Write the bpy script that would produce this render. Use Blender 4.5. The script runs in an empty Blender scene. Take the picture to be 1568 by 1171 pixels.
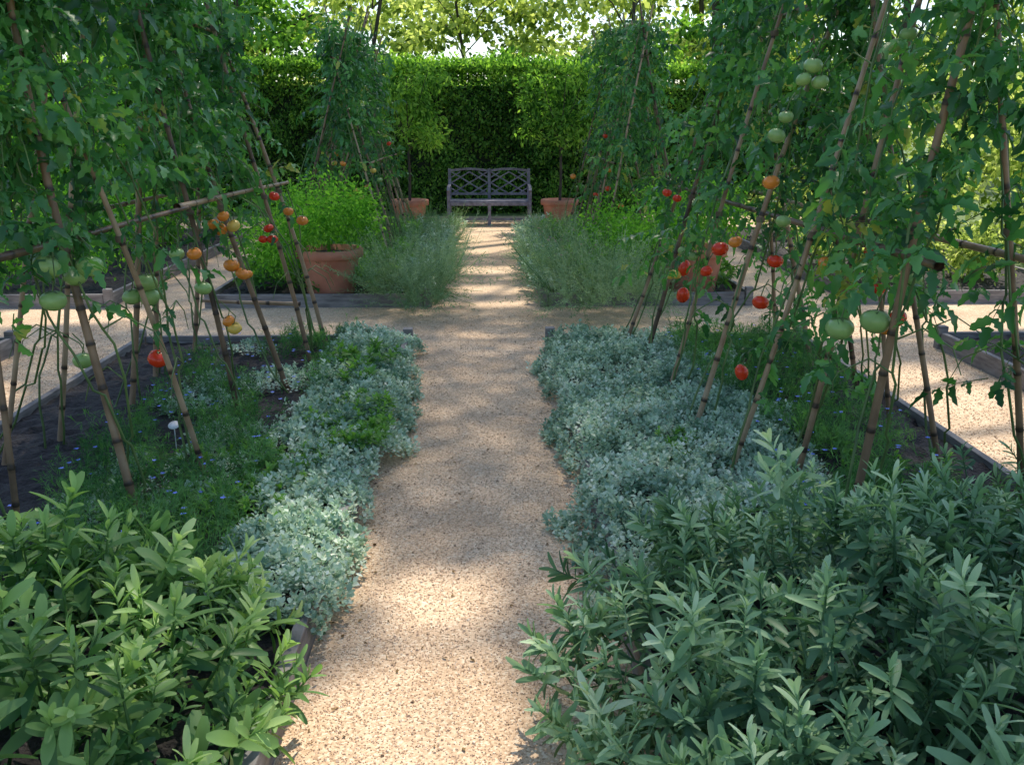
import bpy, math, numpy as np
from mathutils import Vector, Matrix
rng = np.random.default_rng(7)
sc = bpy.context.scene
R_ = math.radians

# ------------------------------------------------------------------ sun dir
AZ, EL = R_(15), R_(58)
S = np.array([math.sin(AZ)*math.cos(EL), math.cos(AZ)*math.cos(EL), math.sin(EL)])

# ------------------------------------------------------------------ builder
def noise3(p,f=1.,seed=0):
    r=np.random.default_rng(seed);o=np.zeros(len(p))
    for k in range(6):
        d=r.normal(size=3);d=d/np.linalg.norm(d)*f*(1+.5*k);o+=np.sin(p@d*2+r.random()*6.28)/(1+.3*k)
    return o/3
class MB:
    def __init__(s): s.V=[];s.Q=[];s.A=[];s.M=[];s.n=0
    def add(s,V,Q,A=None,m=0):
        V=np.asarray(V,float).reshape(-1,3);Q=np.asarray(Q,int).reshape(-1,4)
        s.V.append(V);s.Q.append(Q+s.n);s.n+=len(V)
        if A is None: A=np.full(len(V),rng.random())
        s.A.append(np.broadcast_to(A,(len(V),)));s.M.append(np.full(len(Q),m))
    def obj(s,name,mats,parent=None,smooth=True,bevel=0,nf=0):
        V=np.concatenate(s.V);Q=np.concatenate(s.Q);A=np.concatenate(s.A);M=np.concatenate(s.M)
        if not isinstance(mats,(list,tuple)): mats=[mats]
        nf=nf or mats[0].get('nf',0)
        if nf: A=A+.33*noise3(V,nf,3)+.12*noise3(V,nf*3.3,8)
        me=bpy.data.meshes.new(name)
        me.vertices.add(len(V));me.vertices.foreach_set('co',V.ravel().astype('f'))
        me.loops.add(Q.size);me.loops.foreach_set('vertex_index',Q.ravel().astype('i'))
        me.polygons.add(len(Q));me.polygons.foreach_set('loop_start',np.arange(0,Q.size,4,dtype='i'))
        for m in mats: me.materials.append(m)
        me.polygons.foreach_set('material_index',M.astype('i'))
        me.polygons.foreach_set('use_smooth',np.full(len(Q),smooth))
        me.update(calc_edges=True)
        a=me.attributes.new('rnd','FLOAT','POINT');a.data.foreach_set('value',A.astype('f'))
        o=bpy.data.objects.new(name,me);sc.collection.objects.link(o)
        if parent: o.parent=parent
        if bevel:
            b=o.modifiers.new('bevel','BEVEL');b.width=bevel;b.segments=2;b.limit_method='ANGLE'
        return o
def empty(name):
    o=bpy.data.objects.new(name,None);sc.collection.objects.link(o);return o

def nrm(a): return a/np.maximum(np.linalg.norm(a,axis=-1,keepdims=True),1e-9)
def frames(d,roll=None,up=None):
    d=nrm(np.asarray(d,float));n=len(d)
    if up is None: up=np.tile([0,0,1.],(n,1))
    x=np.cross(d,up);bad=np.linalg.norm(x,axis=1)<1e-3;x[bad]=[1,0,0];x=nrm(x)
    z=np.cross(x,d)
    if roll is not None:
        c=np.cos(roll)[:,None];s=np.sin(roll)[:,None]
        x,z=x*c+z*s,z*c-x*s
    return np.stack([x,d,z],axis=2)
def place(mb,T,pos,R,sca,rn=None,m=0,mixa=.5):
    V,Q,A=T;pos=np.asarray(pos,float);N=len(pos)
    if N==0:return
    sca=np.broadcast_to(np.asarray(sca,float),(N,)) if np.ndim(sca)<2 else sca
    if rn is None: rn=rng.random(N)
    if np.ndim(sca)==1: VV=V[None]*sca[:,None,None]
    else: VV=V[None]*sca[:,None,:]
    W=np.einsum('nij,nvj->nvi',R,VV)+pos[:,None,:]
    QQ=Q[None]+(np.arange(N)*len(V))[:,None,None]
    AA=A[None]*(1-mixa)+rn[:,None]*mixa
    mb.add(W.reshape(-1,3),QQ.reshape(-1,4),AA.ravel(),m)
def leaf(L=1,W=.4,n=4,wf=None,fold=.2,bend=.2):
    wf=wf or (lambda s:math.sin(math.pi*min(1,s)**.8)**.8)
    V=[];Q=[]
    for i in range(n+1):
        s=i/n;w=W/2*max(.03,wf(s));y=L*s;z=-bend*L*s*s
        V+=[(-w,y,z+fold*w),(0,y,z),(w,y,z+fold*w)]
    for i in range(n):
        a=3*i;Q+=[(a,a+1,a+4,a+3),(a+1,a+2,a+5,a+4)]
    return np.array(V,float),np.array(Q),np.full(len(V),.5)
def diamond(W=.55,bend=.1):
    return np.array([(0,0,0),(W/2,.45,0),(0,1,-bend),(-W/2,.55,0)],float),np.array([(0,1,2,3)]),np.full(4,.5)
def compose(parts):
    mb=MB()
    for T,R,p,s,r in parts:
        mb.add((T[0]*s)@np.asarray(R).T+np.asarray(p),T[1],np.full(len(T[0]),r))
    return np.concatenate(mb.V),np.concatenate(mb.Q),np.concatenate(mb.A)
def tube(pts,rad,k=6,ring=None):
    pts=np.asarray(pts,float);n=len(pts);rad=np.broadcast_to(rad,(n,))
    t=nrm(np.gradient(pts,axis=0));up=np.array([0.3,.2,1.]) if abs(nrm(t.mean(0))[2])<.9 else np.array([1,.1,0.])
    x=nrm(np.cross(t,up));y=np.cross(t,x)
    a=np.linspace(0,2*np.pi,k,endpoint=False)
    V=pts[:,None]+rad[:,None,None]*(x[:,None]*np.cos(a)[None,:,None]+y[:,None]*np.sin(a)[None,:,None])
    Q=[]
    for i in range(n-1):
        for j in range(k):
            j2=(j+1)%k;Q.append((i*k+j,i*k+j2,(i+1)*k+j2,(i+1)*k+j))
    return V.reshape(-1,3),np.array(Q)
def boxV(c,size,R=None):
    h=np.array(size)/2
    V=np.array([(sx,sy,sz) for sz in(-1,1) for sy in(-1,1) for sx in(-1,1)],float)*h
    if R is not None:V=V@np.asarray(R).T
    return V+np.array(c),np.array([(0,2,3,1),(4,5,7,6),(0,1,5,4),(2,6,7,3),(0,4,6,2),(1,3,7,5)])
def bar(p0,p1,w,h):
    p0=np.array(p0,float);p1=np.array(p1,float);d=p1-p0
    R=frames(d[None])[0]
    return boxV((p0+p1)/2,(w,np.linalg.norm(d),h),R)
def lathe(prof,k=28,c=(0,0,0)):
    a=np.linspace(0,2*np.pi,k,endpoint=False);prof=np.array(prof,float)
    V=np.stack([prof[:,0][:,None]*np.cos(a),prof[:,0][:,None]*np.sin(a),np.repeat(prof[:,1][:,None],k,1)],2)+np.array(c)
    Q=[(i*k+j,i*k+(j+1)%k,(i+1)*k+(j+1)%k,(i+1)*k+j) for i in range(len(prof)-1) for j in range(k)]
    return V.reshape(-1,3),np.array(Q)

# ------------------------------------------------------------------ materials
def mat(name): 
    m=bpy.data.materials.new(name);m.use_nodes=True;nt=m.node_tree;b=nt.nodes['Principled BSDF'];return m,nt,b
def ramp(nt,cols):
    r=nt.nodes.new('ShaderNodeValToRGB');e=r.color_ramp.elements
    while len(e)<len(cols): e.new(.5)
    for i,(p,c) in enumerate(cols): e[i].position=p;e[i].color=(*c,1)
    return r
def leafmat(name,c0,c1,rough=.5,tr=.3,trc=None,nf=3,spec=.4,c2=None,simple=False,c3=None):
    m,nt,b=mat(name);L=nt.links;m['nf']=float(nf)
    at=nt.nodes.new('ShaderNodeAttribute');at.attribute_name='rnd'
    cols=[(.1,c0),(.85,c1)]
    if c2: cols=[(.05,c0),(.6,c1),(.95,c2)]
    if c3: cols=[(.05,c0),(.6,c1),(.93,c2),(.995,c3)]
    r=ramp(nt,cols);L.new(at.outputs['Fac'],r.inputs[0])
    if simple:
        nt.nodes.remove(b);b=nt.nodes.new('ShaderNodeBsdfDiffuse');L.new(r.outputs[0],b.inputs[0])
    else:
        L.new(r.outputs[0],b.inputs['Base Color']);b.inputs['Roughness'].default_value=rough;b.inputs['Specular IOR Level'].default_value=spec
    t=nt.nodes.new('ShaderNodeBsdfTranslucent')
    mx=nt.nodes.new('ShaderNodeMix');mx.data_type='RGBA';mx.blend_type='MULTIPLY';mx.inputs[0].default_value=1
    L.new(r.outputs[0],mx.inputs[6]);mx.inputs[7].default_value=(*(trc or (1.6,1.9,.7)),1);L.new(mx.outputs[2],t.inputs[0])
    ms=nt.nodes.new('ShaderNodeMixShader');ms.inputs[0].default_value=tr
    L.new(b.outputs[0],ms.inputs[1]);L.new(t.outputs[0],ms.inputs[2]);L.new(ms.outputs[0],nt.nodes['Material Output'].inputs[0])
    return m
def texmat(name,cols,scale=8,rough=.8,bump=.3,bs=None,stretch=None,attr=False,detail=4,dist=.01,aw=.6):
    m,nt,b=mat(name);L=nt.links
    ge=nt.nodes.new('ShaderNodeTexCoord');mp=nt.nodes.new('ShaderNodeMapping')
    L.new(ge.outputs['Object'],mp.inputs[0])
    if stretch: mp.inputs['Scale'].default_value=stretch
    no=nt.nodes.new('ShaderNodeTexNoise');no.inputs['Scale'].default_value=scale;no.inputs['Detail'].default_value=detail
    L.new(mp.outputs[0],no.inputs[0]);f=no.outputs['Fac']
    if attr:
        at=nt.nodes.new('ShaderNodeAttribute');at.attribute_name='rnd'
        ad=nt.nodes.new('ShaderNodeMath');ad.operation='ADD';L.new(f,ad.inputs[0])
        s=nt.nodes.new('ShaderNodeMath');s.operation='MULTIPLY_ADD';s.inputs[1].default_value=aw;s.inputs[2].default_value=-aw/2
        L.new(at.outputs['Fac'],s.inputs[0]);L.new(s.outputs[0],ad.inputs[1]);f=ad.outputs[0]
    r=ramp(nt,cols);L.new(f,r.inputs[0]);L.new(r.outputs[0],b.inputs['Base Color']);b.inputs['Roughness'].default_value=rough
    if bump>.12:
        n2=nt.nodes.new('ShaderNodeTexNoise');n2.inputs['Scale'].default_value=bs or scale*4;n2.inputs['Detail'].default_value=4
        L.new(mp.outputs[0],n2.inputs[0]);bu=nt.nodes.new('ShaderNodeBump');bu.inputs['Strength'].default_value=bump;bu.inputs['Distance'].default_value=dist
        L.new(n2.outputs['Fac'],bu.inputs['Height']);L.new(bu.outputs[0],b.inputs['Normal'])
    return m

def gravelmat():
    m,nt,b=mat('gravel');L=nt.links
    tc=nt.nodes.new('ShaderNodeTexCoord')
    v=nt.nodes.new('ShaderNodeTexVoronoi');v.inputs['Scale'].default_value=140
    L.new(tc.outputs['Object'],v.inputs['Vector'])
    sp=nt.nodes.new('ShaderNodeSeparateColor');L.new(v.outputs['Color'],sp.inputs[0])
    r=ramp(nt,[(0,(.40,.27,.165)),(.25,(.68,.48,.31)),(.75,(.85,.63,.425)),(1,(.93,.79,.60))]);L.new(sp.outputs[0],r.inputs[0])
    n=nt.nodes.new('ShaderNodeTexNoise');n.inputs['Scale'].default_value=2.2;n.inputs['Detail'].default_value=6
    L.new(tc.outputs['Object'],n.inputs['Vector'])
    r2=ramp(nt,[(.3,(.78,.75,.72)),(.7,(1.06,1.05,1.04))]);L.new(n.outputs['Fac'],r2.inputs[0])
    mx=nt.nodes.new('ShaderNodeMix');mx.data_type='RGBA';mx.blend_type='MULTIPLY';mx.inputs[0].default_value=1
    L.new(r.outputs[0],mx.inputs[6]);L.new(r2.outputs[0],mx.inputs[7]);L.new(mx.outputs[2],b.inputs['Base Color'])
    b.inputs['Roughness'].default_value=.9
    bu=nt.nodes.new('ShaderNodeBump');bu.inputs['Strength'].default_value=.35;bu.inputs['Distance'].default_value=.004;bu.invert=True
    L.new(v.outputs['Distance'],bu.inputs['Height']);L.new(bu.outputs[0],b.inputs['Normal'])
    return m
M_gravel=gravelmat()
M_peb=texmat('pebble',[(.1,(.24,.16,.10)),(.3,(.60,.42,.28)),(.65,(.83,.61,.42)),(.9,(.93,.81,.64))],scale=30,attr=True,bump=0)
M_grass=texmat('grass',[(.3,(.06,.11,.03)),(.7,(.16,.24,.06))],scale=3,bump=.5)
M_soil=texmat('soil',[(.3,(.016,.014,.016)),(.7,(.05,.042,.042))],scale=25,bump=1,bs=60,dist=.02)
M_wood=texmat('weathered_board',[(.3,(.14,.13,.13)),(.7,(.32,.30,.29))],scale=6,stretch=(1,1,6),bump=.3)
M_bench=texmat('weathered_teak',[(.3,(.15,.135,.17)),(.7,(.32,.30,.36))],scale=12,bump=.15)
M_bamboo=texmat('bamboo',[(.1,(.05,.03,.02)),(.35,(.20,.12,.07)),(.6,(.33,.205,.12)),(.85,(.47,.33,.21))],scale=7,rough=.45,bump=0,attr=True,aw=.9)
M_node=texmat('twine',[(.3,(.10,.07,.05)),(.7,(.25,.18,.12))],scale=9,rough=.8,bump=0)
M_terra=texmat('terracotta',[(.3,(.42,.16,.10)),(.7,(.60,.27,.18))],scale=5,bump=.15,rough=.85)
M_bark=texmat('bark',[(.3,(.03,.024,.018)),(.7,(.10,.08,.06))],scale=5,stretch=(3,3,.6),bump=.8,dist=.03)
M_stem=texmat('vine_stem',[(.3,(.06,.11,.03)),(.7,(.16,.24,.07))],scale=9,rough=.5,bump=0)
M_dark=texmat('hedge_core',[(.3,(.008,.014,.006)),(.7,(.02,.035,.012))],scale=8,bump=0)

M_sage=leafmat('sage_leaf',(.05,.15,.04),(.29,.48,.15),.45,.32,trc=(1.2,1.35,.8),nf=3,c2=(.58,.72,.32))
M_sageR=leafmat('sage_leaf_blue',(.05,.14,.065),(.25,.43,.22),.5,.25,trc=(1.2,1.35,.8),nf=3,c2=(.54,.69,.45))
M_silver=leafmat('silver_leaf',(.10,.22,.14),(.50,.66,.50),.6,.2,trc=(1.1,1.2,.9),nf=5,c2=(.88,.93,.80))
M_green=leafmat('herb_leaf',(.06,.18,.04),(.24,.44,.10),.5,.35,nf=4)
M_feather=leafmat('feathery_leaf',(.04,.13,.05),(.19,.37,.14),.6,.35,nf=2,simple=True)
M_lav=leafmat('lavender_leaf',(.12,.23,.11),(.42,.55,.30),.7,.25,trc=(1.2,1.4,.8),nf=3,simple=True)
M_tom=leafmat('tomato_leaf',(.018,.08,.028),(.085,.26,.075),.38,.32,nf=2.2,spec=.5,c2=(.19,.40,.11),c3=(.42,.42,.1))
M_hedge=leafmat('hedge_leaf',(.035,.10,.02),(.18,.34,.08),.45,.45,nf=1.3,c2=(.36,.53,.12),simple=True)
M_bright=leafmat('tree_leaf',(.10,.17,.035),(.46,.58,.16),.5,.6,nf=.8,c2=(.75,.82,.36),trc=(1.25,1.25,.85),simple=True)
M_canopy=leafmat('shade_casting_leaf',(.06,.11,.03),(.14,.22,.07),.5,.3,nf=1,simple=True)  # for the unseen crowns added to block the sun
M_pot=leafmat('potted_bush_leaf',(.09,.25,.04),(.30,.55,.09),.5,.45,nf=4,simple=True)
def flat(name,c,rough=.4,spec=.5):
    return texmat(name,[(.3,tuple(x*.8 for x in c)),(.7,c)],scale=20,rough=rough,bump=0)
M_red=flat('tomato_red',(.88,.055,.012),.22);M_or=flat('tomato_orange',(.92,.30,.045),.22)
M_gr=flat('tomato_green',(.32,.50,.16),.3);M_ye=flat('tomato_yellow',(.9,.60,.12),.22)
M_blue=flat('blue_petal',(.2,.3,.95),.6);M_pink=flat('pink_petal',(.6,.16,.3),.6)
M_white=flat('plant_label',(.8,.8,.8),.5)
M_dead=leafmat('fallen_leaf',(.10,.06,.03),(.30,.2,.1),.6,.1,nf=3,simple=True)

# ------------------------------------------------------------------ ground
def sheet(name,x0,x1,y0,y1,z,m):
    b=MB();b.add([(x0,y0,z),(x1,y0,z),(x1,y1,z),(x0,y1,z)],[(0,1,2,3)]);return b.obj(name,m)
sheet('ground',-250,250,-150,400,0,M_grass)
sheet('gravel_path',-6.4,6.4,-4,18.2,.004,M_gravel)
def octa():
    V,Q=boxV((0,0,0),(1.3,1.2,.9));V[4:]*=np.array([.62,.62,1]);V[:4]*=np.array([.9,.9,1])
    return V,Q,np.full(8,.5)
def pebbles(name,n,x0,x1,y0,y1,s0,s1):
    mb=MB();p=np.stack([rng.uniform(x0,x1,n),y0+(y1-y0)*rng.random(n)**1.4,np.full(n,.005)],1)
    d=rng.normal(size=(n,3));d[:,2]*=.3
    place(mb,octa(),p,frames(d,rng.normal(0,.5,n)),rng.uniform(s0,s1,n),mixa=1);return mb.obj(name,M_peb,smooth=False)
pebbles('gravel',50000,-.75,.65,1.3,8.5,.0022,.005)
pebbles('gravel',1500,-.75,.65,1.3,9,.006,.010)
pebbles('gravel',8000,2.5,3.7,3.5,9,.004,.008)
pebbles('gravel',8000,-3.8,-2.7,3.5,9,.004,.008)
mb=MB();n=480;p=np.stack([np.where(rng.random(n)<.6,rng.choice([-.52,.42],n)+rng.normal(0,.07,n),rng.uniform(-.6,.5,n)),rng.uniform(1.5,9,n),np.full(n,.011)],1)
d=rng.normal(size=(n,3));d[:,2]*=.1;place(mb,diamond(.5,.2),p,frames(d,rng.normal(0,.2,n)),rng.uniform(.01,.028,n),mixa=1);mb.obj('fallen_leaves',M_dead)

def bed(x0,x1,y0,y1,h=.14):
    e=empty('raised_garden_bed');w=.042
    b=MB()
    for p,q in [((x0,y0),(x0,y1)),((x1,y0),(x1,y1))]:
        L=y1-y0;k=max(1,int(L/2.4))
        for i in range(k):
            ya=y0+.04+(L-.08)*i/k;yb=y0+.04+(L-.08)*(i+1)/k-.006
            V,Q=boxV((p[0]+rng.normal(0,.004),(ya+yb)/2,h/2),(w,yb-ya,h+rng.normal(0,.004)));b.add(V,Q)
    for y in(y0,y1):
        V,Q=boxV(((x0+x1)/2,y,h/2-.004),(x1-x0-w-.05,w,h));b.add(V,Q)
    b.obj('boards',M_wood,e,False,.004)
    b=MB()
    for x in(x0,x1):
        for y in(y0,y1):
            V,Q=boxV((x,y,.095),(.075,.075,.19));b.add(V,Q)
    b.obj('corner_posts',M_wood,e,False,.006)
    nx,ny=int((x1-x0)/.05),int((y1-y0)/.05);X,Y=np.meshgrid(np.linspace(x0+.02,x1-.02,nx),np.linspace(y0+.02,y1-.02,ny),indexing='ij')
    P=np.stack([X.ravel(),Y.ravel(),0*X.ravel()],1);P[:,2]=.09+.012*noise3(P,4,3)+.008*noise3(P,14,5)+rng.normal(0,.008,len(P))
    i=np.arange(nx-1)[:,None]*ny+np.arange(ny-1)[None];Q=np.stack([i,i+ny,i+ny+1,i+1],-1).reshape(-1,4)
    b=MB();b.add(P,Q);b.obj('soil',M_soil,e,False)
    return e
bed(-2.75,-.64,.9,7.12);bed(.49,2.5,.9,7.12)
bed(-2.75,-.6,8.95,14.9);bed(.55,2.6,8.95,14.9)
bed(-6.2,-3.75,1.5,7.1);bed(-6.2,-3.75,9,14.9);bed(3.65,6.2,1.5,7.1);bed(3.7,6.2,9,14.9)

# ------------------------------------------------------------------ plant templates
oval=lambda s:math.sin(math.pi*s**.85)**.7
sagew=lambda s:math.sin(math.pi*(.07+.88*s)**1.15)**.55
lance=lambda s:math.sin(math.pi*s**.75)
L_sage=leaf(1,.25,6,sagew,.35,.2)
L_sageW=leaf(1,.36,6,sagew,.3,.22)
def shoot(nleaf,L,H,spread,tmpl,seed):
    r=np.random.default_rng(seed);parts=[]
    st=tube([(0,0,0),(0,0,H*.5),(0,0,H)],[.004,.003,.002],4);parts.append(((st[0],st[1],0),np.eye(3),(0,0,0),1,.3))
    for i in range(nleaf):
        t=i/(nleaf-1);a=(i//2)*1.57+(i%2)*3.14+r.normal(0,.3);el=R_(spread[0]+(spread[1]-spread[0])*t+r.normal(0,12))
        d=np.array([[math.cos(a)*math.cos(el),math.sin(a)*math.cos(el),math.sin(el)]])
        Rr=frames(d,np.array([r.normal(0,.45)]))[0]
        parts.append((tmpl,Rr,(0,0,H*(.35+.65*t)),L*(1.05-.55*t)*r.uniform(.7,1.3),.1+.8*t+r.normal(0,.12)))
    return compose(parts)
def mass(mb,temps,P,scale,tilt,lean=None,mixa=.5,m=0):
    n=len(P);k=rng.integers(0,len(temps),n)
    d=np.tile([0,0,1.],(n,1))+rng.normal(0,tilt,(n,3))
    if lean is not None:d+=lean
    d=nrm(d);ry=rng.random(n)*6.28
    x=nrm(np.cross(d,np.stack([np.cos(ry),np.sin(ry),0*ry],1)));y=np.cross(d,x)
    R=np.stack([x,y,d],axis=2)
    sc_=rng.uniform(*scale,n)
    for j,T in enumerate(temps):
        q=k==j;place(mb,T,P[q],R[q],sc_[q],m=m,mixa=mixa)
def inpoly(n,x0,x1,y0,y1,z=.1):
    return np.stack([rng.uniform(x0,x1,n),rng.uniform(y0,y1,n),np.full(n,z)],1)

# sage bushes --------------------------------------------------------
SG=[shoot(15,.082,.17,(0,72),L_sage,s) for s in range(9)]
SGW=[shoot(13,.095,.17,(5,70),L_sageW if s%2 else L_sage,s+30) for s in range(9)]
def sage(name,cx,cy,rx,ry,h,n,m,sc0=(.55,1.3),T=None):
    mb=MB();a=rng.random(n)*6.28;r=np.sqrt(rng.random(n))
    e=1-np.abs(r)**2.5
    P=np.stack([cx+np.cos(a)*r*rx,cy+np.sin(a)*r*ry,np.zeros(n)],1)
    top=h*(.55+.45*e)*(1+.42*noise3(P,5,11))+rng.normal(0,.035,n);lay=rng.random(n)
    P[:,2]=.06+np.maximum(0,top-.2)*np.where(lay<.5,1,rng.random(n))
    lean=np.stack([np.cos(a)*r**2*.75,np.sin(a)*r**2*.6,0*r],1)
    mass(mb,T or SG,P,sc0,.3,lean);
    for q in range(0,n,4):
        b=P[q].copy();c=np.array([cx+(b[0]-cx)*.55,cy+(b[1]-cy)*.55,.07])
        V,Q=tube([c,(c+b)/2+[0,0,-.02],b],[.006,.005,.003],5);mb.add(V,Q,.1)
    return mb.obj(name,m)
sage('sage_bush',1.35,2.3,1.12,.88,.56,920,M_sageR)
sage('sage_bush',.75,1.75,.5,.6,.38,160,M_sageR)
sage('sage_bush',2.35,3.1,.7,.6,.5,160,M_sageR)
sage('sage_bush',-1.45,2.2,.82,.8,.5,460,M_sage,T=SGW)
sage('sage_bush',-2.3,2.9,.5,.6,.45,120,M_sage,T=SGW)

# silver ground cover ------------------------------------------------
rnd_=lambda s:math.sin(math.pi*s**.9)**.5
L_r=leaf(1,.8,2,lambda s:[.25,1,.2][int(round(s*2))],.25,.12)
def sprig(seed,nl=10,L=.02,H=.06,tm=L_r):
    r=np.random.default_rng(seed);parts=[]
    for i in range(nl):
        t=i/nl;a=i*2.4+r.normal(0,.3);el=R_(5+55*t+r.normal(0,12))
        d=np.array([[math.cos(a)*math.cos(el),math.sin(a)*math.cos(el),math.sin(el)]])
        parts.append((tm,frames(d,np.array([r.normal(0,.4)]))[0],(math.cos(a)*.012*(1-t),math.sin(a)*.012*(1-t),H*t),L*r.uniform(.7,1.3),r.random()))
    return compose(parts)
SP=[sprig(s) for s in range(8)]
def cover(name,x0,x1,y0,y1,n,h,m,temps=SP,scale=(.7,1.3),tilt=.35,wob=.12,spill=None,thr=-9,lean=None):
    mb=MB();P=inpoly(n,x0-wob,x1+wob,y0,y1)
    nz=noise3(P*[1,1,0],3.2,int(n)%97)
    ex=np.minimum(P[:,0]-x0,x1-P[:,0])+wob*nz+.05*noise3(P*[1,1,0],11,2)
    P=P[(ex>0)&(nz>thr)];nz=noise3(P*[1,1,0],3.2,int(n)%97);n2=noise3(P*[1,1,0],9,4)
    P[:,2]=.07+h*(.6+.35*nz+.3*n2)*rng.uniform(.5,1.05,len(P))
    if spill is not None:
        sx,sgn=spill;out=(sx-P[:,0])*sgn;q=out>0
        P[q,2]=np.maximum(.012,P[q,2]-out[q]*1.0)
    mass(mb,temps,P,scale,tilt,lean)
    return mb.obj(name,m)
cover('silver_groundcover',.38,1.62,3.0,7.1,8800,.13,M_silver,spill=(.5,1))
cover('silver_groundcover',-1.1,-.50,4.5,7.15,3800,.13,M_silver,spill=(-.6,-1),wob=.09)
cover('silver_groundcover',-1.0,-.55,2.75,4.5,2200,.12,M_silver,spill=(-.62,-1),wob=.08)
cover('silver_groundcover',-1.9,-1.05,3.2,6.8,2200,.07,M_silver,thr=.1)
L_h=leaf(1,.42,3,oval,.3,.3)
HB=[shoot(12,.06,.07,(5,70),L_h,50+s) for s in range(6)]
cover('parsley',-1.0,-.62,4.35,5.25,280,.14,M_green,temps=HB,scale=(.6,1.0))
cover('parsley',-1.0,-.7,5.6,6.2,70,.18,M_green,temps=HB,scale=(1,1.5))
cover('parsley',-1.6,-.9,2.8,4.4,420,.12,M_green,temps=HB,scale=(.5,.9),thr=-.2)
cover('parsley',.9,1.1,4.2,4.6,26,.16,M_green,temps=HB,scale=(.7,1))
cover('parsley',1.7,2.2,3.3,5.6,120,.12,M_green,temps=HB,scale=(.6,1),thr=-.1)
def feather(seed,n=44,H=.2):
    r=np.random.default_rng(seed);parts=[];DD=diamond(.09,.15)
    for i in range(n):
        z=H*r.random()**.8*.7;a=r.random()*6.28;el=R_(r.uniform(5,80));L=H*r.uniform(.12,.34)
        d=np.array([[math.cos(a)*math.cos(el),math.sin(a)*math.cos(el),math.sin(el)]])
        o=np.array([r.normal(0,.03),r.normal(0,.03),z]);parts.append((DD,frames(d)[0],o,L,r.random()))
        for s in(-1,1):
            d2=d+np.cross(d,[[0,0,1.]])*s*.7;parts.append((DD,frames(d2)[0],o+d[0]*L*.45,L*.55,r.random()))
    return compose(parts)
FE=[feather(s) for s in range(6)]
cover('nigella',1.45,2.25,3.2,7.0,950,.1,M_feather,temps=FE,scale=(.6,1.25),tilt=.35,thr=-.35)
cover('nigella',-2.05,-1.05,2.9,7.0,850,.09,M_feather,temps=FE,scale=(.6,1.2),tilt=.35,thr=-.12)
def flowers(name,n,x0,x1,y0,y1,z,m,s=.014):
    mb=MB();P=inpoly(n,x0,x1,y0,y1,z);P[:,2]+=rng.normal(0,.03,n);T=leaf(1,.7,2,rnd_,.2,.1)
    for k in range(5):
        a=k*1.257+rng.random(n)*.3;d=np.stack([np.cos(a),np.sin(a),.3+0*a],1);place(mb,T,P,frames(d),rng.uniform(.8,1.2,n)*s)
    mb.obj(name,m)
flowers('blue_nigella_flowers',100,1.3,2.2,3.4,6.8,.24,M_blue)
flowers('blue_nigella_flowers',120,-2.1,-1.1,3.3,6.8,.21,M_blue)

# ------------------------------------------------------------------ bamboo + tomatoes
def bamboo(mb,p0,p1,r=.0145):
    p0=np.array(p0,float);p1=np.array(p1,float);L=np.linalg.norm(p1-p0);k=int(L/.22)+1
    bend=rng.normal(0,.028,3)*[1,1,.3];ts=[];rs=[];As=[]
    off=rng.random()*.5/k;tone=rng.uniform(.2,.85)
    for i in range(k+1):
        t=min(1,max(0,i/k+off*(0<i<k)+rng.normal(0,.12/k)*(0<i<k)))
        for dt,f,a in((-.016,1,tone),(-.006,1.04,tone*.9),(0,1.2,-.2),(.006,1.04,.05),(.016,1,tone)):
            tt=t+dt/L*1.5
            if 0<=tt<=1:ts.append(tt);rs.append(r*f*(1-.3*tt));As.append(a)
    ts=np.array(ts);pts=p0+(p1-p0)*ts[:,None]+np.sin(ts*np.pi)[:,None]*bend+(np.sin(ts*7+off*20)*.008)[:,None]*np.array([1,.4,0])
    V,Q=tube(pts,rs,8);mb.add(V,Q,np.repeat(As,8));return pts
def tomleaf(seed):
    r=np.random.default_rng(seed);parts=[]
    rach=tube([(0,0,0),(0,.5,-.02),(0,1,-.16)],[.012,.009,.004],3);parts.append(((rach[0],rach[1],0),np.eye(3),(0,0,0),1,.6))
    jag=[.04,.9,.6,1.0,.5,.6,.05]
    tm=lambda:leaf(1,.6,6,lambda s:jag[min(6,int(round(s*6)))]*r.uniform(.8,1.1),r.uniform(.1,.6),r.uniform(.15,.6))
    for t,L in((.3,.26),(.55,.36),(.8,.36)):
        for sg in(-1,1):
            d=np.array([[sg*math.cos(R_(25)),math.sin(R_(25)),-.35+r.normal(0,.25)]])
            parts.append((tm(),frames(d,np.array([r.normal(0,.6)]))[0],(0,t,-.16*t*t),L*r.uniform(.75,1.25),r.random()))
    parts.append((tm(),frames(np.array([[0,1,-.5]]))[0],(0,1,-.16),.42,r.random()))
    return compose(parts)
TL=[tomleaf(s) for s in range(10)]
def tomato_mesh(r0,k=14,n=9):
    a=np.linspace(0,2*np.pi,k,endpoint=False);V=[]
    for i in range(n+1):
        ph=math.pi*(.04+.92*i/n);
        rr=math.sin(ph)*(1+.05*np.cos(a*5)*math.sin(ph));z=math.cos(ph)*.82-.12*math.exp(-(ph/.5)**2)
        V.append(np.stack([rr*np.cos(a),rr*np.sin(a),np.full(k,z)],1))
    Q=[(i*k+j,(i+1)*k+j,(i+1)*k+(j+1)%k,i*k+(j+1)%k) for i in range(n) for j in range(k)]
    return np.concatenate(V)*r0,np.array(Q)
L_cal=leaf(1,.3,3,lance,.1,.3)
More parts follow.
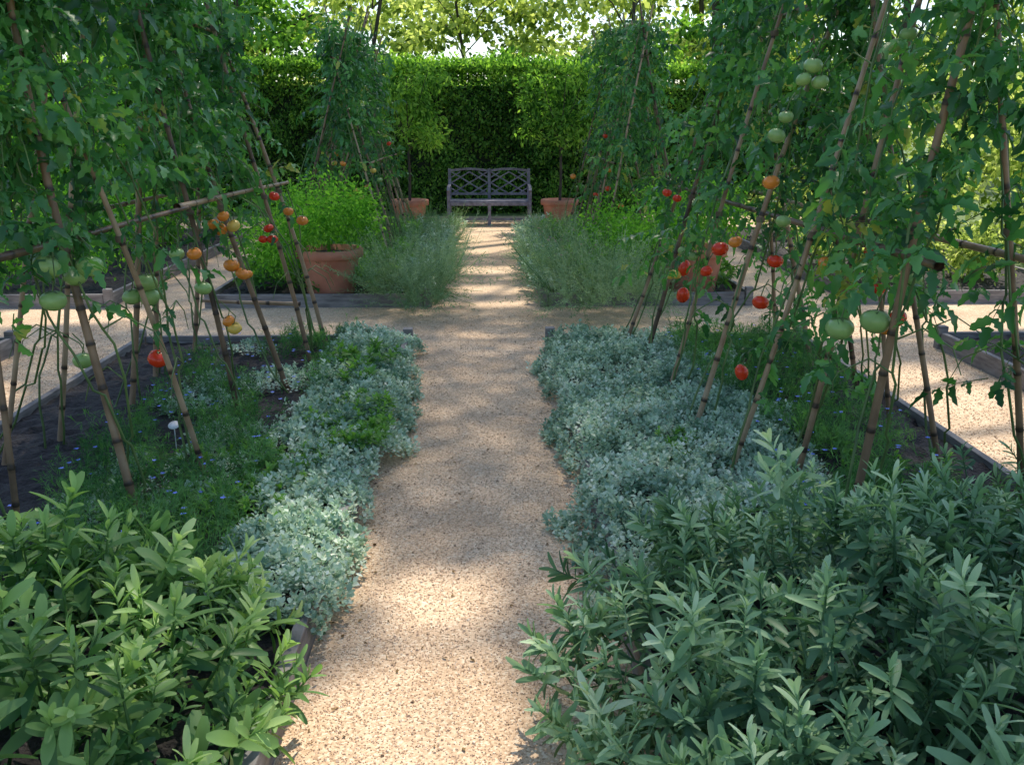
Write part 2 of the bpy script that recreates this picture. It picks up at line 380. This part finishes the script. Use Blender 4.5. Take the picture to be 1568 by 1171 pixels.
def tomatoes(name,lst,par):
    mb=MB()
    for x,y,z,r0,c in lst:
        r0=r0*1.1
        V,Q=tomato_mesh(r0);tl=Matrix.Rotation(rng.normal(0,.25),3,'X')@Matrix.Rotation(rng.normal(0,.25),3,'Y')
        mb.add(V@np.array(tl).T*[1,1,1.0 if c!='t' else 1.4]+[x,y,z],Q,None,{'r':0,'t':0,'o':1,'g':2,'y':3}[c])
        a=np.arange(5)*1.257+rng.random();d=np.stack([np.cos(a),np.sin(a),.15+0*a],1)
        place(mb,L_cal,np.tile([x,y,z+r0*.72],(5,1)),frames(d),r0*.8,m=4)
        V,Q=tube([(x,y,z+r0*.7),(x+.01,y,z+r0*.7+.04),(x+.04*np.sign(x),y+.02,z+r0+.07)],.003,5);mb.add(V,Q,.5,4)
    return mb.obj(name,[M_red,M_or,M_gr,M_ye,M_stem],par)

def trellis(inner,outer,zc,sgn,y0,y1,top,canes,toms,nleaf,zlo,ztop,lsz=(.12,.24),rr=.018,thr=-.3,nfq=2.4):
    e=empty('bamboo_trellis');mb=MB();poles=[]
    for row in(inner,outer):
        for (x,y) in row:
            ax,az=zc;k=(top+rng.normal(0,.12))/az
            tx=x+(ax+rng.normal(0,.07)-x)*k;ty=y+rng.normal(0,.14)
            poles.append(bamboo(mb,(x,y,.02),(tx,ty,az*k),rr*rng.uniform(.75,1.1)))
    for c in canes: bamboo(mb,c[0],c[1],rr*.9)
    bamboo(mb,(zc[0],y0-.1,zc[1]+.02),(zc[0],y1+.1,zc[1]),rr*.85)
    mb.obj('poles',M_bamboo,e)
    tb=MB()
    for p in poles:
        for zt in(1.27,zc[1]):
            i=np.argmin(abs(p[:,2]-zt));
            V,Q=lathe([(rr*1.2,-.014),(rr*1.35,0),(rr*1.2,.014)],8,p[i]);tb.add(V,Q)
    tb.obj('twine_ties',M_node,e)
    v=empty('tomato_vine')
    st=MB();lf=MB();LP=[];LD=[]
    for p in poles:
        for rep in range(2):
            n=26;ts=np.linspace(0,1,n)
            base=np.stack([np.interp(ts,np.linspace(0,1,len(p)),p[:,i]) for i in range(3)],1)
            ph=rng.random()*6.28;am=.03+.06*rng.random()
            wob=np.stack([np.sin(ts*9+ph)*am,np.cos(ts*7+ph)*am*1.3,0*ts],1)+np.cumsum(rng.normal(0,.009,(n,3)),0)
            q=base+wob;q[:,2]=np.maximum(q[:,2],.08);V,Q=tube(q,np.linspace(.0065,.003,n),5);st.add(V,Q,rng.random())
            for s_ in range(3): # bare side shoots
                i=rng.integers(6,18);a=rng.random()*6.28;w=np.array([math.cos(a),math.sin(a),0])
                V,Q=tube([q[i],q[i]+w*.09+[0,0,.05],q[i]+w*.2+[0,0,-.02],q[i]+w*.24+[0,0,-.12]],[.004,.0035,.003,.002],4);st.add(V,Q,rng.random())
            m=nleaf//(len(poles)*2)
            u=rng.random(m*2)
            zz=zlo+(ztop-zlo)*u**.8
            keep=rng.random(m*2)<np.clip(.1+(zz-zlo)/(.6*(ztop-zlo)),0,1)
            zz=zz[keep][:m]
            c=np.stack([np.interp(zz,np.maximum.accumulate(q[:,2]),q[:,i]) for i in range(3)],1)
            c=c+rng.normal(0,1,c.shape)*[.07,.11,.03]
            a=rng.random(len(c))*6.28
            LP.append(c);LD.append(np.stack([np.cos(a),np.sin(a),rng.uniform(-1.1,.4,len(c))],1))
    LP=np.concatenate(LP);LD=np.concatenate(LD)
    k=noise3(LP,nfq,int(abs(y0*10)+5))>thr;LP=LP[k];LD=LD[k]
    idx=rng.integers(0,10,len(LP));szz=rng.uniform(*lsz,len(LP));roll=rng.normal(0,.5,len(LP))
    for j,T in enumerate(TL):
        q=idx==j;place(lf,T,LP[q],frames(LD[q],roll[q]),szz[q],mixa=.5)
    st.obj('stems',M_stem,v);lf.obj('leaves',M_tom,v)
    if toms:tomatoes('tomatoes',toms,v)

RT=[(1.43,3.6,.95,.052,'g'),(1.53,3.5,1.0,.054,'g'),(1.66,3.6,.99,.036,'r'),(1.60,3.55,.97,.04,'o'),(1.316,4.3,1.49,.036,'o'),(1.275,5,1.09,.043,'r'),
(1.30,6,.83,.04,'t'),(1.245,6,.79,.036,'y'),(1.23,6.1,.77,.032,'y'),(1.30,6,.65,.04,'t'),(1.37,4.5,.886,.038,'r'),(1.27,4.4,.55,.032,'t'),(1.295,4.2,1.70,.036,'g'),(1.33,4.2,1.78,.03,'g'),
(1.365,4,1.985,.036,'g'),(1.33,4,1.93,.03,'g'),(1.40,4,1.92,.033,'g'),(1.665,3.8,2.09,.032,'g'),(1.62,3.8,2.05,.03,'g'),(1.7,3.8,2.03,.03,'g'),(1.66,3.75,2.0,.03,'g'),
(1.22,6.3,1.3,.03,'r'),(1.27,6.2,1.27,.028,'r'),(1.2,5.6,1.0,.03,'g'),(1.24,5.5,.98,.03,'g'),(1.46,4.6,1.08,.038,'r'),(1.9,4.4,1.35,.035,'o'),(1.33,4.9,1.14,.034,'o'),(1.42,4.4,1.3,.033,'g'),(1.7,4.0,1.2,.036,'r'),(1.85,3.9,1.1,.036,'g'),
(1.28,5.3,.92,.034,'r'),(1.5,4.0,1.15,.036,'o'),(2.1,4.8,.9,.036,'r')]
LT=[(-1.72,3.6,1.216,.05,'g'),(-1.60,3.7,1.2,.048,'g'),(-1.715,3.6,1.08,.046,'g'),(-1.66,3.7,1.16,.042,'g'),(-1.57,4.2,1.05,.047,'g'),(-1.64,4.2,.985,.04,'g'),(-1.56,4.2,.98,.042,'g'),
(-1.7,4.6,.59,.048,'r'),(-1.51,5.4,.95,.042,'o'),(-1.45,5.4,.9,.038,'o'),(-1.41,5,.66,.036,'y'),(-1.44,5,.70,.032,'o'),(-1.5,4.8,.92,.04,'g'),(-1.72,3.8,.785,.038,'g'),(-1.415,6.2,1.29,.032,'r'),
(-1.4,6,1.03,.032,'r'),(-1.46,6,1.03,.028,'r'),(-1.48,5.4,1.18,.037,'y'),(-1.56,5.4,1.16,.038,'o'),(-1.32,6.6,1.09,.038,'o'),(-1.62,4.8,1.1,.036,'g'),(-1.53,4.8,1.1,.035,'o'),(-1.57,5.3,1.2,.032,'o'),(-1.35,6.3,1.18,.032,'o'),(-1.5,5.7,.85,.03,'o'),(-1.42,6.0,1.1,.03,'r'),(-1.52,5.35,1.24,.032,'o')]
trellis([(1.5,3.5),(1.42,3.98),(1.15,4.15),(1.12,4.8),(1.12,5.55),(1.1,6.35),(1.05,6.95)],
        [(2.38,3.7),(2.3,4.3),(2.3,4.9),(2.35,5.5),(2.3,6.2),(2.25,6.9)],(1.75,2.35),1,3.4,7,2.85,
        [((1.58,3.15,1.27),(1.42,6.9,1.3)),((2.1,3.4,1.24),(2.0,7,1.26))],RT,2000,.55,2.75,thr=-.1)
trellis([(-1.87,3.35),(-1.5,3.65),(-1.37,4.2),(-1.48,5.2),(-1.3,5.75),(-1.28,6.45),(-1.25,6.95)],
        [(-2.48,4.4),(-2.35,4.75),(-2.2,5.4),(-2.3,6.1),(-2.25,6.8)],(-1.85,2.35),-1,3.3,7,2.85,
        [((-1.72,3.1,1.3),(-1.58,4.9,1.33)),((-2.15,3.3,1.28),(-2.1,6.9,1.3)),((-1.45,6.95,.42),(-2.2,6.95,.45)),((-1.6,4.8,1.34),(-1.5,7.,1.33))],LT,1700,.9,2.75,thr=-.1)
bt=[(-1.95,12,1.27,.035,'y'),(-1.69,12,.93,.035,'y'),(-1.75,12,.88,.03,'o'),(-1.92,12,1.38,.03,'o'),(-1.5,11.6,1.0,.03,'o'),(-1.3,12.5,1.5,.03,'r'),(-1.4,11.5,1.2,.035,'y'),(-1.3,11.3,1.1,.03,'g'),(-1.5,11.1,.9,.034,'y'),(-1.7,11.1,1.3,.034,'o')]
ys=np.linspace(11.2,14.3,9)
trellis([(-1.15+rng.normal(0,.06),y) for y in ys],[(-2.45,y) for y in ys],(-1.75,2.45),-1,11,14.5,2.95,[((-1.4,11,1.3),(-1.4,14.5,1.3))],bt,1500,1.0,2.9,rr=.015,thr=-.35)
trellis([(1.3+rng.normal(0,.06),y) for y in ys],[(2.5,y) for y in ys],(1.85,2.5),1,11,14.5,3.0,[((1.5,11,1.3),(1.5,14.5,1.3))],[(1.1,12,1.1,.035,'o'),(1.5,12,1.6,.03,'r'),(1.35,11.6,.9,.03,'r'),(1.5,11.5,1.2,.03,'o'),(1.45,11.2,1.0,.034,'r'),(1.6,11.1,.8,.034,'o')],1800,.7,2.95,rr=.015,thr=-.35)

# ------------------------------------------------------------------ lavender and middle beds
def lav(seed,n=26,H=.42):
    r=np.random.default_rng(seed);parts=[];LL=diamond(.17,.2)
    for i in range(n):
        a=r.random()*6.28;el=R_(r.uniform(10,88));L=H*r.uniform(.4,1.15)
        d=np.array([[math.cos(a)*math.cos(el),math.sin(a)*math.cos(el),math.sin(el)]])
        T=leaf(1,.007,2,lambda s:1,0,-.15);F=frames(d)[0];parts.append((T,F,(0,0,0),L,.4))
        for k in range(22):
            t=r.uniform(.15,1);p=d[0]*L*t+np.array([0,0,.15*L*t*t]);a2=r.random()*6.28;d2=d+np.array([[math.cos(a2),math.sin(a2),r.uniform(-.5,.5)]])*1.4
            parts.append((LL,frames(d2)[0],p,.032,r.random()))
    return compose(parts)
LV=[lav(s) for s in range(5)]
def lavbush(name,cx,cy,r,n,sc=(.7,1.2),m=None,z=.06,zr=.2):
    mb=MB();a=rng.random(n)*6.28;q=np.sqrt(rng.random(n));P=np.stack([cx+np.cos(a)*q*r,cy+np.sin(a)*q*r,z+rng.random(n)*zr],1)
    mass(mb,LV,P,sc,.4,np.stack([np.cos(a)*q*.8,np.sin(a)*q*.8,0*q],1));return mb.obj(name,m or M_lav)
lavbush('lavender_bush',-.8,8.6,.5,26,(.6,1.6),zr=.3);lavbush('lavender_bush',1.05,8.45,.62,34,(.6,1.6),zr=.3)
for k,(x,y) in enumerate([(-.85,9.7),(-.8,10.6),(-.85,11.6),(-.85,12.8),(-.85,14),(.9,9.7),(.85,10.6),(.85,11.6),(.9,12.8),(.9,14)]):
    lavbush('lavender_bush',x,y,.42,18,(.6,1.1))
cover('silver_groundcover',-1.0,-.5,9,14.9,1500,.2,M_silver,scale=(1.3,2.2))
cover('silver_groundcover',.45,.95,9,14.9,1500,.2,M_silver,scale=(1.3,2.2))
cover('mixed_herbs',-2.6,-.9,9.1,14.8,1200,.25,M_green,temps=HB,scale=(1.2,2))
cover('mixed_herbs',.9,2.5,9.1,14.8,1200,.25,M_green,temps=HB,scale=(1.2,2))
flowers('pink_flowers',80,.6,1.2,9.2,12.5,.45,M_pink,.016)

D_l=diamond(.55,.15)
def puff(mb,c,r,n,size,T=D_l,shell=.55,m=0,seed=1,rag=.25,up=.3):
    d=nrm(rng.normal(size=(n,3)));rad=(shell+(1-shell)*rng.random(n))
    P=d*rad[:,None];P=np.array(c)+P*np.array(r)*(1+rag*noise3(d*3+np.array(c),1.5,seed))[:,None]
    dd=d*.7+rng.normal(0,.6,(n,3));dd[:,2]+=up*rng.normal(0,1,n)-.2
    k=P[:,2]>.02;place(mb,T,P[k],frames(dd[k],rng.normal(0,.7,n)[k]),rng.uniform(.7,1.25,k.sum())*size,mixa=1)

def pot(name,cx,cy,R,H,z=.01):
    e=empty(name);b=MB()
    prof=[(0,0),(R*.66,0),(R*.7,.02),(R*.86,H*.78),(R*.88,H*.80),(R,H*.82),(R*1.0,H*.98),(R*.97,H),(R*.87,H),(R*.84,H*.86),(0,H*.86)]
    V,Q=lathe(prof,36,(cx,cy,z));b.add(V,Q,.5);o=b.obj('terracotta_body',M_terra,e);b=MB()
    V,Q=lathe([(0,H*.88),(R*.84,H*.88)],24,(cx,cy,z));b.add(V,Q);b.obj('soil',M_soil,e);return e
for x,y,s in((-1.6,9.25,1),(2.1,9.3,1)):
    e=pot('terracotta_pot',x,y,.34,.46,.09)
    mb=MB();
    for k in range(9):
        a=k*.75;puff(mb,(x+.36*math.cos(a),y+.33*math.sin(a),.87+.16*math.sin(k*2)),(.27,.27,.24),420,.045,shell=.2,rag=.4)
    puff(mb,(x,y,.98),(.42,.4,.36),900,.045,shell=.3,rag=.4)
    V,Q=tube([(x,y,.45),(x,y,.9)],[.02,.01],6);mb.add(V,Q,.1);mb.obj('scented_geranium',M_pot,e)
mb=MB()
for x,y,z,r in((-2.1,9.2,.55,.32),(-2.4,9.8,.6,.4),(-2.1,10.4,.7,.5)): puff(mb,(x,y,z),(r,r,r),1100,.05,shell=.3,rag=.4)
mb.obj('marjoram_bush',M_pot)
mb=MB()
for x,y,z,r in((1.6,9.9,.55,.45),(1.4,10.8,.55,.42),(2.3,10.5,.6,.5)): puff(mb,(x,y,z),(r,r,r),1300,.05,shell=.3,rag=.4)
mb.obj('marjoram_bush',M_pot)
L_big=leaf(1,.42,2,lambda s:[.1,1,.1][int(round(s*2))],.25,.2)
for x in(-1.35,1.25):
    y=16.1;e=pot('terracotta_pot',x,y,.33,.48)
    mb=MB();V,Q=tube([(x,y,.35),(x+.015,y,.9),(x,y,1.5)],[.028,.024,.02],7);mb.add(V,Q,.5)
    for k in range(8):
        a=k*.8;V,Q=tube([(x,y,1.3+.05*k),(x+.25*math.cos(a),y+.25*math.sin(a),1.6+.06*k),(x+.5*math.cos(a),y+.45*math.sin(a),1.9+.1*k)],[.012,.008,.004],5);mb.add(V,Q,.5)
    mb.obj('trunk',M_bark,e)
    mb=MB()
    for k in range(22):
        a=k*2.4;q=rng.random()**.5
        puff(mb,(x+.66*math.cos(a)*q,y+.45*math.sin(a)*q,1.95+rng.uniform(-.6,.6)),(.36,.3,.24),140,.1,T=L_big,shell=.1)
    mb.obj('bay_crown',M_hedge,e)

# ------------------------------------------------------------------ bench
def bench(cx,y,w=1.5):
    e=empty('park_bench');h=w/2
    b=MB()
    for k in range(5):
        V,Q=boxV((cx,y-.22+k*.11,.425),(w-.10,.085,.025));b.add(V,Q)
    V,Q=boxV((cx,y-.275,.385),(w-.12,.028,.06));b.add(V,Q);V,Q=boxV((cx,y+.24,.385),(w-.12,.028,.06));b.add(V,Q)
    b.obj('seat',M_bench,e,False,.004)
    b=MB()
    for x in(-h+.03,0,h-.03):
        V,Q=bar((cx+x,y-.28,0),(cx+x,y-.28,.41 if x==0 else .64),.055,.055);b.add(V,Q)
        V,Q=bar((cx+x,y+.27,0),(cx+x,y+.30,.44),.055,.055);b.add(V,Q)
        V,Q=bar((cx+x,y+.30,.44),(cx+x,y+.40,.965),.055,.045);b.add(V,Q)
        V,Q=bar((cx+x,y-.25,.15),(cx+x,y+.25,.15),.03,.03);b.add(V,Q)
    V,Q=boxV((cx,y-.28,.12),(w-.12,.028,.03));b.add(V,Q)
    b.obj('legs',M_bench,e,False,.004)
    b=MB()
    for sx in(-1,1):
        x=cx+sx*(h-.03);pts=[(x,y+.34,.67),(x,y+.15,.685),(x,y-.1,.68),(x,y-.27,.655),(x+sx*.0,y-.33,.61)]
        for p,q in zip(pts[:-1],pts[1:]):
            V,Q=bar(p,q,.055,.028);b.add(V,Q)
        V,Q=bar((x,y,.42),(x,y,.67),.028,.028);b.add(V,Q)
    b.obj('armrests',M_bench,e,False,.006)
    b=MB();Y=lambda z:y+.30+(z-.44)*.19
    def B(x0,z0,x1,z1,t=.022):
        V,Q=bar((cx+x0,Y(z0)+rng.uniform(-.004,.004),z0),(cx+x1,Y(z1)+rng.uniform(-.004,.004),z1),t,t);b.add(V,Q)
    for sx in(-1,1):
        xa,xb=(.03,h-.06);xm=(xa+xb)/2;z0,z1=.52,.91
        n=7;xs=np.linspace(xa,xb,n)
        zt=lambda x:.93+.03*math.sin(math.pi*(x-xa)/(xb-xa))
        for i in range(n-1): B(sx*xs[i],zt(xs[i]),sx*xs[i+1],zt(xs[i+1]),.04)
        B(sx*xa,z0,sx*xb,z0,.04)
        zm=(z0+z1)/2
        B(sx*xa,z0,sx*xb,z1);B(sx*xa,z1,sx*xb,z0)
        B(sx*xm,z0,sx*xa,zm);B(sx*xa,zm,sx*xm,z1);B(sx*xm,z1,sx*xb,zm);B(sx*xb,zm,sx*xm,z0)
        q=(xb-xa)/4;r=(z1-z0)/4
        B(sx*(xa+q),z0,sx*xa,z0+r);B(sx*(xb-q),z0,sx*xb,z0+r);B(sx*(xa+q),z1,sx*xa,z1-r);B(sx*(xb-q),z1,sx*xb,z1-r)
    b.obj('backrest',M_bench,e,False,.003)
bench(0.03,16.7)

# ------------------------------------------------------------------ hedge
def hedge(name,x0,x1,y0,y1,h,n,m,size=.085):
    mb=MB();k=n
    P=np.stack([rng.uniform(x0,x1,k),np.full(k,y0),rng.random(k)*h],1)
    f=noise3(P,1.1,21)*.30+noise3(P,3.5,22)*.22
    P[:,1]=y0-f+rng.random(k)*.35;P[:,2]+=rng.normal(0,.05,k);d=np.tile([0,-.8,-.3],(k,1))+rng.normal(0,.6,(k,3))
    k2=n//2;P2=np.stack([rng.uniform(x0,x1,k2),rng.uniform(y0-.2,y1,k2),np.full(k2,h)],1);P2[:,2]+=noise3(P2,1.4,23)*.08+np.abs(rng.normal(0,.11,k2))-.14
    d2=np.tile([0,-.2,.8],(k2,1))+rng.normal(0,.6,(k2,3))
    P=np.concatenate([P,P2]);d=np.concatenate([d,d2])
    place(mb,diamond(.5,.2),P,frames(d,rng.normal(0,.8,len(P))),rng.uniform(.6,1.4,len(P))*size,mixa=1)
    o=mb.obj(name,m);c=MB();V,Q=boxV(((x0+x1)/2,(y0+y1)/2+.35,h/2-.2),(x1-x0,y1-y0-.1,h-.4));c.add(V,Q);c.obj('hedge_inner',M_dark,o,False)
hedge('hedge',-9.5,3.3,18.9,20.1,2.88,62000,M_hedge)
hedge('hedge',3.2,9,20.5,21.6,2.85,22000,M_hedge)
# ------------------------------------------------------------------ shade trees (unseen crowns added and shaped to shade the garden)
patches=[(-.30,1.95,.42,1.15),(-.2,3.1,.25,.35),(-.72,3.38,.27,.34),(-1.06,2.06,.16,.2),(-1.68,2.3,.14,.2),(-.8,1.75,.12,.14),(.68,1.6,.19,.16),(2.2,2.4,.13,.16),(3.1,5.3,.55,1.2),(3.3,7.9,.7,.6),
(.1,9.9,.5,.3),(.05,9.05,.5,.18),(.05,11.3,.5,.35),(.05,14.7,.75,1.9),(-4.1,8.6,.8,.5),(-3.4,5.8,.3,.4),(-.1,7.6,.25,.1)]  # ground spots kept sunny by gaps cut in the crowns
n=140000
tx=rng.uniform(-8,5.0,n);ty=rng.uniform(-1.5,16.8,n);z=rng.uniform(14,20,n)
keep=np.ones(n,bool)
for cx,cy,rx,ry in patches:
    dd=((tx-cx)/rx)**2+((ty-cy)/ry)**2
    keep&=dd>(1+.25*np.sin(np.arctan2(ty-cy,tx-cx)*3+cx))+rng.normal(0,.12,n)
keep&=~((tx>3.9)&(ty>7.5));tx,ty,z=tx[keep],ty[keep],z[keep]
P=np.stack([tx+S[0]/S[2]*z,ty+S[1]/S[2]*z,z],1)  # each leaf sits on the sun ray to its shadow target
d=rng.normal(size=(len(P),3));d[:,2]*=.35
t1=empty('shade_casting_tree');t2=empty('shade_casting_tree');t3=empty('shade_casting_tree')
grp=np.where(P[:,0]<-1,0,np.where(P[:,1]<18,1,2))
for g,(t,base) in enumerate(((t1,(-9.2,14)),(t2,(9.9,13)),(t3,(5.4,22.8)))):
    mb=MB();q=grp==g
    place(mb,diamond(.7,.1),P[q],frames(d[q],rng.normal(0,.5,q.sum())),rng.uniform(.09,.125,q.sum()),mixa=1);mb.obj('shade_crown',M_canopy,t)
    mb=MB();bx,by=base
    V,Q=tube([(bx,by,0),(bx+.1,by,2.5),(bx,by+.1,5),(bx*.9,by,9),(bx*.8,by+.5,14)],[.32,.24,.2,.15,.08] if g<2 else [.17,.14,.13,.12,.08],12);mb.add(V,Q,.5)
    Pg=P[q]
    for k in range(16):
        tp=Pg[rng.integers(len(Pg))];mid=(np.array([bx*.95,by,9.])+tp)/2+[0,0,.8]
        V,Q=tube([(bx*.94,by,6.5+rng.random()*2),mid,tp],[.09,.05,.02],6);mb.add(V,Q,.5)
    mb.obj('trunk',M_bark,t)

# ------------------------------------------------------------------ background trees and shrubs (sunlit)
mb=MB();DT=diamond(.7,.15)
for k in range(640):
    y=rng.uniform(24,36);x=rng.uniform(-.72,.72)*y;zz=rng.uniform(2.,1.75+.19*y)
    r=rng.uniform(.5,1.1);puff(mb,(x,y,zz),(r*1.3,r,r*.45),130,.21,T=DT,shell=.2,seed=k%9)
for k in range(60):
    y=rng.uniform(25,36);x=rng.uniform(-.72,.72)*y;r=rng.uniform(.8,1.3);puff(mb,(x,y,rng.uniform(.3,2)),(r*1.3,r,r),150,.22,T=DT,shell=.2,seed=k%9)
mb.obj('distant_trees',M_bright)
mb=MB()
for k in range(90): # darker understorey just behind the hedge
    y=rng.uniform(21.8,24);x=rng.uniform(-.68,.3)*y if k%3 else rng.uniform(-.6,-.15)*y;r=rng.uniform(.4,.8);puff(mb,(x,y,rng.uniform(2.2,3.2) if abs(x)<4 else rng.uniform(2.5,4.8)),(r*1.3,r,r*.55),150,.17,T=DT,shell=.2,seed=k%9)
mb.obj('distant_shrubs',M_hedge)
mb=MB()
for x,y,r in((-5.6,23,.13),(-8.5,24,.11),(-2.9,25,.06),(-.6,26,.05),(3.6,24.5,.06),(7.4,25,.12),(-11,25,.14),(10.5,24,.13),(6.1,28,.1)):
    pts=[(x+rng.normal(0,.06)*i,y,i*1.6) for i in range(6)];V,Q=tube(pts,np.linspace(r,r*.6,6),8);mb.add(V,Q,.5)
    for j in range(5):
        z0=rng.uniform(2,6);a=rng.random()*6.28;V,Q=tube([(x,y,z0),(x+math.cos(a)*.8,y+.4*math.sin(a),z0+.7),(x+math.cos(a)*1.7,y+.8*math.sin(a),z0+1.1)],[r*.4,r*.3,.015],6);mb.add(V,Q,.5)
mb.obj('distant_tree_trunks',M_bark)
mb=MB()
for k in range(75):
    y=rng.uniform(9,21);x=rng.uniform(6.3,7.5+.55*y*.6);r=rng.uniform(.45,.9);puff(mb,(x,y,rng.uniform(.2,2.4)),(r,r,r*.8),280,.12,T=DT,shell=.3,seed=k%9)
mb.obj('sunlit_shrubs',M_bright)
mb=MB()
for k in range(60):
    y=rng.uniform(8,18);x=-rng.uniform(6.6,11);r=rng.uniform(.45,.9);puff(mb,(x,y,rng.uniform(.2,2.2)),(r,r,r*.8),280,.12,T=DT,shell=.3,seed=k%9)
mb.obj('shrubs',M_pot)
def sidebed(name,x0,x1,y0,y1,n,m,hz=(.2,.6),size=.07,cnt=380):
    mb=MB()
    for k in range(n):
        r=rng.uniform(.22,.42);puff(mb,(rng.uniform(x0+.2,x1-.2),rng.uniform(y0+.2,y1-.2),rng.uniform(*hz)),(r,r,r*.9),cnt,size,shell=.25,seed=k%7,rag=.4)
    mb.obj(name,m)
sidebed('bean_plants',-6.2,-3.8,2,7,30,M_pot);sidebed('bean_plants',-6.2,-3.8,9.1,14.8,34,M_pot,(.3,.9))
sidebed('pepper_plants',3.75,6.2,2,7,32,M_pot);sidebed('pepper_plants',3.9,6.2,9.1,14.8,28,M_bright,(.3,.8))
flowers('red_flowers',50,3.8,5,3,7,.75,M_red,.02)
b=MB();V,Q=lathe([(0,0),(.028,0),(.03,.003),(0,.004)],14,(0,0,0));V=V@np.array(Matrix.Rotation(.5,3,'X')).T+[-1.62,4.5,.26];b.add(V,Q)
V,Q=tube([(-1.62,4.5,.08),(-1.62,4.5,.26)],.003,5);b.add(V,Q);b.obj('plant_label',M_white)

# ------------------------------------------------------------------ light, sky, camera
w=bpy.data.worlds.new('World');sc.world=w;w.use_nodes=True;nt=w.node_tree
sk=nt.nodes.new('ShaderNodeTexSky');sk.sky_type='NISHITA';sk.sun_disc=False;sk.sun_elevation=EL;sk.sun_rotation=AZ
nt.links.new(sk.outputs[0],nt.nodes['Background'].inputs[0]);nt.nodes['Background'].inputs[1].default_value=.225
l=bpy.data.lights.new('sun','SUN');l.energy=5;l.angle=R_(.6);l.color=(1,.91,.77);o=bpy.data.objects.new('sun',l);sc.collection.objects.link(o)
o.rotation_euler=Vector(S).to_track_quat('Z','Y').to_euler()
cam=bpy.data.cameras.new('camera');cam.lens=32.1;cam.sensor_width=36;cam.clip_end=600;cam.clip_start=.05
co=bpy.data.objects.new('camera',cam);sc.collection.objects.link(co);co.location=(0,0,1.75);co.rotation_euler=(R_(90-15.8),0,R_(-1.5));sc.camera=co
sc.view_settings.view_transform='Standard';sc.view_settings.look='None';sc.view_settings.exposure=0
print('faces',sum(len(o.data.polygons) for o in bpy.data.objects if o.type=='MESH'))
